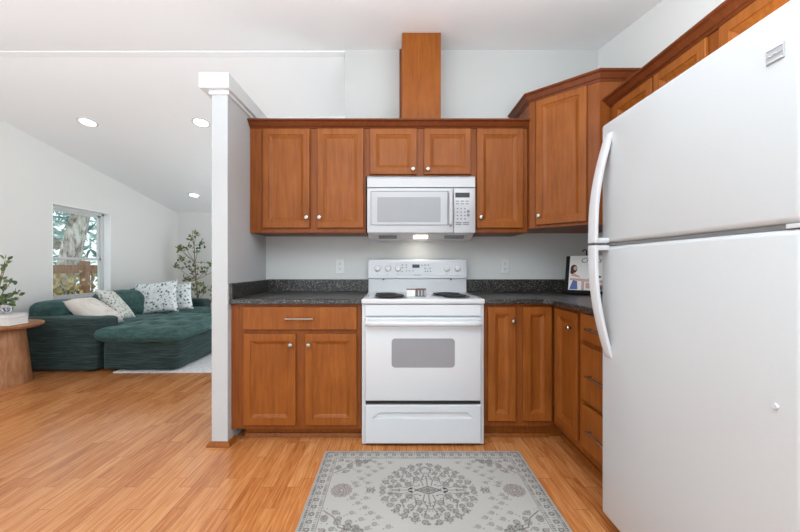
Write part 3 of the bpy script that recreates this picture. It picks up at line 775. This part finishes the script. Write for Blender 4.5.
fo = bpy.data.objects.new('title_curve', fc); COL.objects.link(fo)
dg = bpy.context.evaluated_depsgraph_get(); tme = bpy.data.meshes.new_from_object(fo.evaluated_get(dg)); bpy.data.objects.remove(fo)
tme.transform(TL @ Matrix.Translation((-.117 + .30 * .242, -.0104, .0205 + .80 * .2675)) @ Matrix.Rotation(R(90), 4, 'X'))
tme.materials.clear(); tme.materials.append(M['ink'])
to = bpy.data.objects.new('title', tme); COL.objects.link(to); to.parent = cb
bm = B(); tube(bm, [TL @ Vector((C(.50 + .03 * i, 0)[0], -.0106, C(0, .735 + (.012 if i % 2 else -.004))[1])) for i in range(8)], .0012, 5); obj('subtitle', bm, 'ink', cb)

# ------------------------------------------------------------------ kitchen rug with its woven pattern
RX0, RX1, RY0, RY1 = -.417, .741, 1.376, 2.122
def rug_pattern(nx, ny):
    w, h = RX1 - RX0, RY1 - RY0
    X, Y = np.meshgrid(np.linspace(-w / 2, w / 2, nx), np.linspace(-h / 2, h / 2, ny))
    ax, ay = np.abs(X), np.abs(Y)
    D = np.zeros_like(X); Mv = np.zeros_like(X)     # darkness, mauve tint
    rs = np.random.RandomState(5)
    def ring(cx, cy, r, wd=.0038, k=.7, fill=.22, core=True, tint=0.0):
        d = np.hypot(ax - cx, ay - cy)
        m = np.clip(1 - np.abs(d - r) / wd, 0, 1) * k
        m = np.maximum(m, (d < r) * fill)
        if core: m = np.maximum(m, np.clip(1 - d / (r * .38), 0, 1) * k)
        np.maximum(D, m, out=D)
        if tint: np.maximum(Mv, (d < r * 1.1) * tint, out=Mv)
    def dot(cx, cy, r, k=.6):
        d = np.hypot(ax - cx, ay - cy); np.maximum(D, np.clip(1.4 - d / r, 0, 1) * k, out=D)
    def curve(pts, wd=.003, k=.55):
        for (x0, y0), (x1, y1) in zip(pts, pts[1:]):
            L2 = (x1 - x0) ** 2 + (y1 - y0) ** 2 + 1e-12
            t = np.clip(((ax - x0) * (x1 - x0) + (ay - y0) * (y1 - y0)) / L2, 0, 1)
            d = np.hypot(ax - x0 - t * (x1 - x0), ay - y0 - t * (y1 - y0)); np.maximum(D, np.clip(1.3 - d / wd, 0, 1) * k, out=D)
    # centre lozenge
    loz = ax / .062 + ay / .030
    D[:] = np.maximum(D, np.clip(1 - np.abs(loz - 1) / .16, 0, 1) * .85); D[:] = np.maximum(D, (loz < .8) * .25)
    for cx in (0, .022, .042): ring(cx, 0, .008, .003, .8, 0)
    ring(.0, .012, .006, .003, .7, 0)
    dot(.083, .012, .008, .8); curve([(.075, .018), (.09, .014), (.095, .004)], .0035, .8)
    # round medallion: rings of rosettes
    for a in range(4, 90, 13):
        t = R(a); rr = .225 - .012 * math.sin(2 * t) ; ring(rr * math.cos(t) * 1.0, rr * math.sin(t), .013, k=.6)
    for a in range(8, 90, 15):
        t = R(a); ring(.186 * math.cos(t), .186 * math.sin(t), .0115, k=.55)
    for a in range(14, 90, 19):
        t = R(a); ring(.148 * math.cos(t), .148 * math.sin(t), .012, k=.6, tint=.3)
    for a in (25, 60):
        t = R(a); ring(.105 * math.cos(t), .105 * math.sin(t), .015, k=.6)
    curve([(.02, .035), (.03, .08), (.012, .13), (.03, .17)], .0028); curve([(0, .035), (0, .12)], .0028)
    curve([(.05, .03), (.10, .045), (.13, .09), (.12, .13)], .0028); curve([(.1, .0), (.19, .0)], .0026, .5)
    curve([(.10, .02), (.15, .03), (.20, .02)], .0026, .5); curve([(.07, .05), (.06, .1), (.09, .15)], .0026)
    for k in range(150):
        rr = .05 + .19 * math.sqrt(rs.rand()); t = rs.rand() * math.pi / 2; dot(rr * math.cos(t), rr * math.sin(t), .003 + .002 * rs.rand(), .3 + .35 * rs.rand())
    # pendants and side rosettes
    for k in range(26): dot(.255 + .05 * rs.rand(), .03 * rs.rand() * (1 - rs.rand() * .5), .0035, .5)
    Mv[:] = np.maximum(Mv, ((ax - .28) ** 2 / .0012 + ay ** 2 / .001 < 1) * .4)
    for r_, n in ((.044, 14), (.030, 9), (.015, 5)):
        for k in range(n):
            t = 2 * math.pi * (k + .5) / n; cy = r_ * math.sin(t)
            if cy > -.002: ring(.425 + r_ * math.cos(t), cy, .0075, .0028, .6, .15, tint=.8)
    Mv[:] = np.maximum(Mv, (np.hypot(ax - .425, ay) < .05) * .7)
    # scattered field sprigs
    for (x, y) in ((.30, .06), (.335, .095), (.30, .125), (.365, .06), (.355, .16), (.27, .16), (.235, .19), (.31, .20), (.25, .23), (.19, .245), (.28, .255), (.355, .035)):
        ring(x, y, .010, .003, .45, .2)
        dot(x + .02, y + .012, .004, .4); dot(x - .018, y + .004, .0035, .35)
    # corner sprays
    for k in range(16):
        u = rs.rand(); v = rs.rand() * (1 - u)
        ring(.485 - u * .20, .275 - v * .17, .009 + .006 * rs.rand(), .0032, .6, .2, tint=.4 * (rs.rand() > .5))
    for k in range(60):
        u = rs.rand(); v = rs.rand() * (1.05 - u)
        dot(.488 - u * .2, .278 - v * .18, .0035, .3 + .4 * rs.rand())
    curve([(.48, .15), (.43, .19), (.40, .25), (.33, .27)], .003)
    # border bands (distance from the edge)
    e = np.minimum(w / 2 - ax, h / 2 - ay)
    along = np.where(w / 2 - ax < h / 2 - ay, ay, ax)
    D[e < .088] = 0; Mv[e < .088] = 0
    def band(a, b, k): D[:] = np.where((e >= a) & (e < b), k, D)
    hz = lambda p, d: (np.mod(along, p) / p < d)
    band(.006, .010, .35); band(.012, .028, .16)
    D[:] = np.where((e >= .013) & (e < .027) & hz(.011, .55), .5, D)
    band(.029, .032, .4)
    fl = np.hypot(np.mod(along, .048) - .024, e - .046)
    D[:] = np.where((e >= .033) & (e < .060), np.maximum(.05, np.where(np.abs(fl - .009) < .004, .45, 0)), D)
    D[:] = np.where((e >= .035) & (e < .058) & (np.hypot(np.mod(along + .024, .048) - .024, e - .046) < .0045), .35, D)
    band(.060, .063, .4)
    D[:] = np.where((e >= .065) & (e < .079) & hz(.011, .5), .42, D)
    band(.081, .085, .42)
    base = np.array(srgb(174, 171, 165)[:3]); ink = np.array(srgb(36, 35, 37)[:3]); mau = np.array(srgb(84, 44, 46)[:3])
    Dn = np.clip(D * 1.4, 0, 1)[..., None]; ik = ink + (mau - ink) * np.clip(Mv, 0, 1)[..., None]
    wv = rs.rand(ny, nx)[..., None] * .05
    out = base * (1 - Dn) + ik * Dn - wv * .4
    lowf = (np.sin(X * 9 + 1) * np.sin(Y * 11 + .5))[..., None]
    return np.clip(out * (1 + .02 * lowf), 0, 1)
nx, ny = 330, 214
bm = B(); bmesh.ops.create_grid(bm, x_segments=nx - 1, y_segments=ny - 1, size=.5)
me = bpy.data.meshes.new('kitchen_rug'); bm.to_mesh(me); bm.free()
co = np.empty(len(me.vertices) * 3); me.vertices.foreach_get('co', co); co = co.reshape(-1, 3)
pat = rug_pattern(nx, ny)
ix = np.rint((co[:, 0] + .5) * (nx - 1)).astype(int); iy = np.rint((co[:, 1] + .5) * (ny - 1)).astype(int)
cols = np.ones((len(co), 4)); cols[:, :3] = pat[iy, ix]
w, h = RX1 - RX0, RY1 - RY0
co[:, 2] = .007 + .0008 * np.sin(co[:, 0] * 30) * np.sin(co[:, 1] * 20)
edge = (ix == 0) | (ix == nx - 1) | (iy == 0) | (iy == ny - 1)
co[:, 0] *= w; co[:, 1] *= h; co[edge, 2] = .0005
me.vertices.foreach_set('co', co.ravel())
at = me.color_attributes.new('pattern', 'FLOAT_COLOR', 'POINT'); at.data.foreach_set('color', cols.ravel())
me.materials.append(M['rug'])
rug = bpy.data.objects.new('kitchen_rug', me); COL.objects.link(rug); rug.location = ((RX0 + RX1) / 2, (RY0 + RY1) / 2, 0.0008)
tag(rug, 'pale grey vintage medallion rug on the floor before the range', 'rug')

# ------------------------------------------------------------------ ceiling lights
def can_light(x, y, label):
    z = zc(y); o = thing('recessed_light', label, 'ceiling light', (x, y, z - .001), group='recessed ceiling lights')
    o.rotation_euler = (math.atan(SL) * (1 if y < YW else -1), 0, 0)
    bm = B(); lathe(bm, [(.070, -.001), (.092, 0), (.092, -.006), (.075, -.008), (.070, -.004)], 32); obj('trim_ring', bm, 'trim_white', o, smooth=True)
    bm = B(); lathe(bm, [(0, -.001), (.0705, -.001), (.0705, -.0045), (0, -.006)], 32); obj('lens', bm, 'lamp', o)
can_light(-3.32, 3.842, 'recessed ceiling light nearest the living room window wall')
can_light(-2.10, 3.85, 'recessed ceiling light beside the top of the half wall')
can_light(-3.37, 5.965, 'recessed ceiling light deepest in the living room above sofa')
can_light(-.35, 1.25, 'recessed kitchen ceiling light above the camera')
can_light(.55, .9, 'recessed kitchen ceiling light near the refrigerator')

# ------------------------------------------------------------------ sofa and chaise
so = thing('sofa', 'dark green chenille sofa under the living room window', 'sofa', (0, 0, 0))
def SO(name, mat, *a, **k):
    bm = B(); puffbox(bm, *a, **k); return obj(name, bm, mat, so, smooth='all')
SO('arm', 'velvet', -4.17, -3.125, 3.72, 4.04, .012, .555, r=.035, puff=(.012, .012, .012), n=18, seed=1)
SO('arm', 'velvet', -4.08, -3.22, 5.98, 6.24, .012, .545, r=.05, puff=(.01, .01, .01), seed=2)
SO('seat_base', 'velvet', -4.08, -3.13, 4.02, 6.0, .012, .30, r=.03, seed=3)
SO('backrest', 'velvet', -4.12, -3.86, 3.98, 6.22, .25, .69, r=.07, puff=(.01, .01, .01), seed=4)
SO('bolster', 'velvet_soft', -4.02, -3.62, 3.86, 4.30, .50, .705, r=.075, puff=(.01, .01, .02), seed=9)
SO('seat_cushion', 'velvet_soft', -3.88, -3.14, 4.05, 5.0, .29, .435, r=.07, puff=(.02, .01, .025), n=18, jitter=.012, seed=5)
SO('seat_cushion', 'velvet_soft', -3.88, -3.05, 5.0, 5.96, .29, .435, r=.07, puff=(.02, .01, .025), n=18, jitter=.012, seed=6)
tf = Matrix.Rotation(R(-8), 4, 'Y')
SO('back_cushion', 'velvet_soft', -3.90, -3.52, 4.45, 5.06, .40, .755, r=.11, puff=(.03, .02, .03), jitter=.014, seed=7)
SO('back_cushion', 'velvet_soft', -3.92, -3.52, 5.07, 5.92, .40, .765, r=.11, puff=(.035, .02, .03), jitter=.014, seed=8)
ot = thing('ottoman', 'large square green chenille ottoman with tufted top beside the sofa', 'ottoman', (0, 0, 0))
bm = B(); puffbox(bm, -3.06, -2.28, 3.72, 4.95, .020, .325, r=.03, puff=(.006, .006, 0), n=18, seed=11); obj('base', bm, 'velvet', ot, smooth='all')
tu = [(x, y, .045, .075) for x in (-2.9, -2.66, -2.42) for y in (3.98, 4.3, 4.62)]
bm = B(); puffbox(bm, -3.118, -2.245, 3.655, 4.97, .318, .452, r=.066, puff=(.015, .015, .03), n=32, jitter=.017, tufts=tu, seed=12); obj('tufted_cushion', bm, 'velvet_soft', ot, smooth='all')

def pillow(name, label, loc, rot, w, h, t, mat, seed):
    bm = B(); mx = Matrix.Translation(loc) @ Euler(rot).to_matrix().to_4x4()
    t_ = bmesh.new(); n = 18; 
    def P(i, j, s):
        u, v = -1 + 2 * i / n, -1 + 2 * j / n
        k = 1 - .10 * (1 - v * v) * abs(u) ** 3; k2 = 1 - .10 * (1 - u * u) * abs(v) ** 3
        zz = s * t / 2 * max(0, (1 - u ** 4) * (1 - v ** 4)) ** .55
        p = Vector((u * w / 2 * k, v * h / 2 * k2, zz)); return p + noise.noise_vector(p * 9 + Vector((seed, 0, s))) * .006 * (zz != 0)
    grids = []
    for s in (1, -1):
        grids.append([[t_.verts.new(P(i, j, s)) for j in range(n + 1)] for i in range(n + 1)])
    for gq, s in zip(grids, (1, -1)):
        for i in range(n):
            for j in range(n):
                f = (gq[i][j], gq[i + 1][j], gq[i + 1][j + 1], gq[i][j + 1]); t_.faces.new(f if s > 0 else f[::-1])
    bmesh.ops.remove_doubles(t_, verts=t_.verts, dist=.0005)
    join(bm, t_)
    o = obj(name, bm, mat, smooth='all'); o.matrix_world = mx
    tag(o, label, 'cushion', 'throw pillows on the sofa'); return o
pillow('throw_pillow', 'cream knitted throw pillow flopped over the near sofa arm', (-3.43, 4.06, .585), (R(0), R(33), R(0)), .50, .34, .19, 'pillow_white', 1)
pillow('throw_pillow', 'leaf-print throw pillow leaning behind the cream one', (-3.47, 4.42, .63), (R(-10), R(48), R(0)), .50, .30, .12, 'pillow_leaf', 2)
pillow('throw_pillow', 'floral blue-green print throw pillow propped at the sofa middle', (-3.42, 5.10, .655), (R(74), R(-6), R(16)), .56, .48, .15, 'pillow_floral', 3)
pillow('throw_pillow', 'white patterned throw pillow mostly behind the floral print one', (-3.30, 5.36, .63), (R(70), R(-10), R(14)), .46, .44, .13, 'pillow_floral', 4)

# living-room rug under the ottoman
bm = B(); box(bm, -2.93, .9, 3.692, 6.3, .001, .010, .003)
tag(obj('area_rug', bm, 'rug_shag'), 'pale patterned area rug under the green ottoman', 'rug')

# ------------------------------------------------------------------ side table and what stands on it
st = thing('side_table', 'round wooden side table with tapered drum base by the sofa', 'table', (-3.70, 3.357, 0))
bm = B(); lathe(bm, [(0, .0), (.20, .0), (.196, .05), (.150, .515), (.145, .525), (0, .525)], 48); obj('base', bm, 'table_wood', st, smooth=True)
bm = B(); lathe(bm, [(0, .5255), (.25, .5255), (.274, .535), (.284, .552), (.278, .566), (.26, .570), (0, .570)], 56); obj('tabletop', bm, 'table_wood', st, smooth=True)
def book(label, x, y, z, w, d, h, rz):
    b = thing('book', label, 'book', (x, y, z), rz, 'white books on the side table')
    bm = B()
    box(bm, -w / 2, w / 2, -d / 2, d / 2, 0, .004, .001); box(bm, -w / 2, w / 2, -d / 2, d / 2, h - .004, h, .001); box(bm, -w / 2, -w / 2 + .004, -d / 2, d / 2, 0, h, .001)
    obj('cover', bm, 'trim_white', b)
    bm = B(); box(bm, -w / 2 + .004, w / 2 - .005, -d / 2 + .005, d / 2 - .005, .004, h - .004); obj('pages', bm, 'paper', b)
book('thick white book lowest in the side table stack', -3.60, 3.28, .5705, .25, .19, .068, R(4))
book('thin white book on top of the side table stack', -3.60, 3.28, .639, .24, .18, .030, R(4))
bm = B()
for i, (ax, ay) in enumerate(((0, 0), (60, 20), (-50, 70))):
    pts = [Matrix.Rotation(R(ax), 3, 'X') @ Matrix.Rotation(R(ay), 3, 'Z') @ Vector((.034 * math.cos(a), 0, .034 * math.sin(a))) for a in [2 * math.pi * k / 20 for k in range(21)]]
    tube(bm, [p + Vector((-.015 + .015 * i, .0, .042)) for p in pts], .009, 8)
o = obj('knot_ornament', bm, 'crystal', smooth=True); o.location = (-3.59, 3.27, .670)
tag(o, 'small silver knot ornament on the white books', 'ornament')

def leaf(t, p, d, L, wd, tw):
    d = Vector(d).normalized(); s = d.cross(Vector((math.sin(tw), math.cos(tw), .3))).normalized(); nrm = s.cross(d)
    p = Vector(p)
    pts = [(0, 0, 0), (.35, .5, .08), (.7, .42, .06), (1, 0, -.05), (.7, -.42, .06), (.35, -.5, .08)]
    vs = [t.verts.new(p + d * L * a + s * wd * b + nrm * L * c) for a, b, c in pts]
    c = t.verts.new(p + d * L * .5)
    for i in range(6): t.faces.new((vs[i], vs[(i + 1) % 6], c))
def rv(): return Vector((rnd.uniform(-1, 1), rnd.uniform(-1, 1), rnd.uniform(-1, 1)))

pp = thing('potted_plant', 'leafy branch plant in a tan pot on the side table', 'plant', (-3.83, 3.40, .5705))
bm = B(); lathe(bm, [(0, 0), (.06, 0), (.085, .07), (.078, .15), (.07, .15), (.07, .13), (0, .13)], 28); obj('pot', bm, 'pot', pp, smooth=True)
bs = B(); bl = B()
for k, (ex, ey, ez_) in enumerate(((.14, -.02, .55), (.23, -.04, .40), (.24, 0, .27), (.05, .05, .6), (-.1, .03, .5), (.16, -.06, .22), (-.16, -.03, .3), (.02, -.12, .36))):
    pts = [Vector((0, 0, .12)).lerp(Vector((ex, ey, ez_)), s) + Vector((0, 0, .05 * math.sin(s * 3.1))) for s in (0, .25, .5, .75, 1)]
    tube(bs, pts, [.005, .004, .0035, .003, .002], 6)
    for s in range(1, 5):
        for q in range(3 if s > 1 else 1):
            leaf(bl, pts[s] + rv() * .015, (pts[s] - pts[s - 1]).normalized() + rv() * .9, rnd.uniform(.04, .065), .035, rnd.uniform(0, 6))
for k in range(70):
    p = Vector((rnd.gauss(.06, .06), rnd.gauss(0, .05), rnd.uniform(.13, .25))); leaf(bl, p, rv() + Vector((0, 0, .2)), rnd.uniform(.035, .055), .034, rnd.uniform(0, 6))
obj('stems', bs, 'stem', pp, smooth=True); obj('foliage', bl, 'leaf_pot', pp)

# indoor tree in the far corner; branch tips read off against the wall
tr = thing('indoor_tree', 'slender green indoor tree in the living room corner behind sofa', 'plant', (-3.58, 6.45, 0))
bm = B(); lathe(bm, [(0, 0), (.13, 0), (.17, .12), (.165, .30), (.15, .30), (.15, .27), (0, .27)], 32); obj('pot', bm, 'pot', tr, smooth=True)
bm = B(); lathe(bm, [(0, .27), (.149, .27), (0, .285)], 24); obj('soil', bm, 'soil', tr)
bt = B(); bl = B(); KT = 355.6 / 6.45
def TP(px, py, dy=0): return Vector(((px - 395) / KT + 3.58, dy, 1.11 + (266 - py) / KT))
trunk = [Vector((0.02, 0, .26)), TP(199, 318), TP(198, 300), TP(196, 280), TP(195, 262), TP(194, 245), TP(192, 231)]
tube(bt, trunk, [.016, .014, .013, .011, .009, .007, .004], 8)
st2 = [Vector((.08, .03, .26)), TP(205, 318, .05), TP(209, 303, .05), TP(213, 288, .05), TP(214, 275, .05)]
tube(bt, st2, [.013, .012, .010, .007, .004], 8)
tips = [(192, 232, 4), (190, 238, 4), (181, 248, 4), (186, 249, 5), (177, 249, 3), (199, 250, 5), (201, 244, 4), (178, 260, 5), (175, 266, 4), (184, 266, 5), (188, 272, 6), (183, 279, 5), (197, 268, 5), (203, 271, 5), (209, 266, 5), (213, 262, 4), (187, 281, 6), (192, 286, 5), (184, 291, 5), (201, 285, 6), (206, 290, 6), (200, 292, 5), (211, 291, 6), (181, 299, 4), (187, 299, 3), (216, 296, 5), (218, 280, 6), (220, 266, 4)]
for (px, py, rr) in tips:
    dy = rnd.uniform(-.06, .16); tip = TP(px, py, dy)
    src = min((st2 if px > 206 and py > 272 else trunk), key=lambda q: abs(q.z - tip.z + .12))
    mid = src.lerp(tip, .5) + Vector((0, 0, -.015))
    tube(bt, [src, mid, tip], [.005, .004, .002], 5)
    for k in range(13):
        p = tip + Vector((rnd.gauss(0, 1), rnd.gauss(0, 1), rnd.gauss(0, .8))) * rr * .42 / KT
        leaf(bl, p, rv() + Vector((0, 0, .3)), rnd.uniform(.05, .085), .036, rnd.uniform(0, 6))
obj('trunk', bt, 'stem', tr, smooth=True); obj('foliage', bl, 'leaf', tr)

# ------------------------------------------------------------------ garden seen through the window
bm = B(); box(bm, -16, XL - .18, 1.0, 20, -.35, -.25); o = obj('ground_outside', bm, 'ground'); o['kind'] = 'structure'; o['label'] = 'garden soil outside the window'; o['category'] = 'ground'
fe = thing('garden_fence', 'brown timber framed fence outside the living room window', 'fence', (-6.2, 7.0, -.25))
for yy in (-1.55, .11, 1.9):
    bm = B(); box(bm, -.06, .06, yy - .06, yy + .06, 0, 1.46, .006); obj('post', bm, 'fence', fe)
for z0, z1 in ((1.22, 1.38), (.50, .64)):
    bm = B(); box(bm, -.035, .035, -1.6, 2.0, z0, z1, .005); obj('rail', bm, 'fence', fe)
for i in range(9, 18):
    bm = B(); y = -1.5 + i * .19; box(bm, .036, .05, y, y + .03, .1, 1.3, .003); obj('slat', bm, 'fence', fe)
gt = thing('garden_tree', 'big leaning grey tree trunk with teal needles outside window', 'tree', (-7.4, 7.55, -.3))
bm = B(); pts = [Vector((.15, 0, 0)), Vector((.40, 0, 1.2)), Vector((.56, 0, 1.9)), Vector((.75, 0, 2.7)), Vector((.85, .1, 3.6)), Vector((.9, .2, 5.0))]
pts = [pts[0]] + [p for a, b in zip(pts, pts[1:]) for p in (a.lerp(b, .33), a.lerp(b, .67), b)]
tube(bm, [p + noise.noise_vector(p * 2) * .05 for p in pts], [.215 - .006 * i for i in range(len(pts))], 16)
for (a, b) in (((.5, 0, 2.1), (1.3, -.6, 3.0)), ((.3, 0, 1.8), (-.7, -.6, 3.0)), ((.75, 0, 2.7), (1.5, .4, 2.9))):
    a, b = Vector(a), Vector(b); tube(bm, [a, a.lerp(b, .5) + Vector((0, 0, .12)), b], [.09, .06, .03], 8)
obj('trunk', bm, 'bark', gt, smooth='all')
bl = B()
for k in range(1500):
    p = Vector((rnd.uniform(-2.2, 2.6), rnd.uniform(.5, 2.2), rnd.uniform(1.2, 5.0)))
    leaf(bl, p, Vector((rnd.uniform(-1, 1), rnd.uniform(-.4, .4), rnd.uniform(-.5, .1))), rnd.uniform(.15, .5), rnd.uniform(.03, .10), rnd.uniform(0, 6))
for k in range(130):
    p = Vector((rnd.uniform(-1.8, 2.0), rnd.uniform(-1.6, -.5), rnd.uniform(2.2, 4.2)))
    leaf(bl, p, Vector((rnd.uniform(-1, 1), rnd.uniform(-.4, .4), rnd.uniform(-.5, .1))), rnd.uniform(.15, .4), rnd.uniform(.03, .07), rnd.uniform(0, 6))
obj('foliage', bl, 'leaf_teal', gt)
sh = thing('garden_shrub', 'yellowing shrub behind the garden fence', 'shrub', (-6.9, 7.3, -.25))
bl = B(); bt = B()
for k in range(1100):
    p = Vector((rnd.gauss(0, .45), rnd.gauss(0, .7), rnd.uniform(.2, 1.25))); leaf(bl, p, rv(), rnd.uniform(.06, .14), .06, rnd.uniform(0, 6))
for k in range(7): tube(bt, [(0, 0, 0), (rnd.uniform(-.3, .3), rnd.uniform(-.5, .5), .6), (rnd.uniform(-.5, .5), rnd.uniform(-.8, .8), 1.2)], [.02, .014, .006], 6)
obj('stems', bt, 'stem', sh); obj('foliage', bl, 'leaf_yellow', sh)
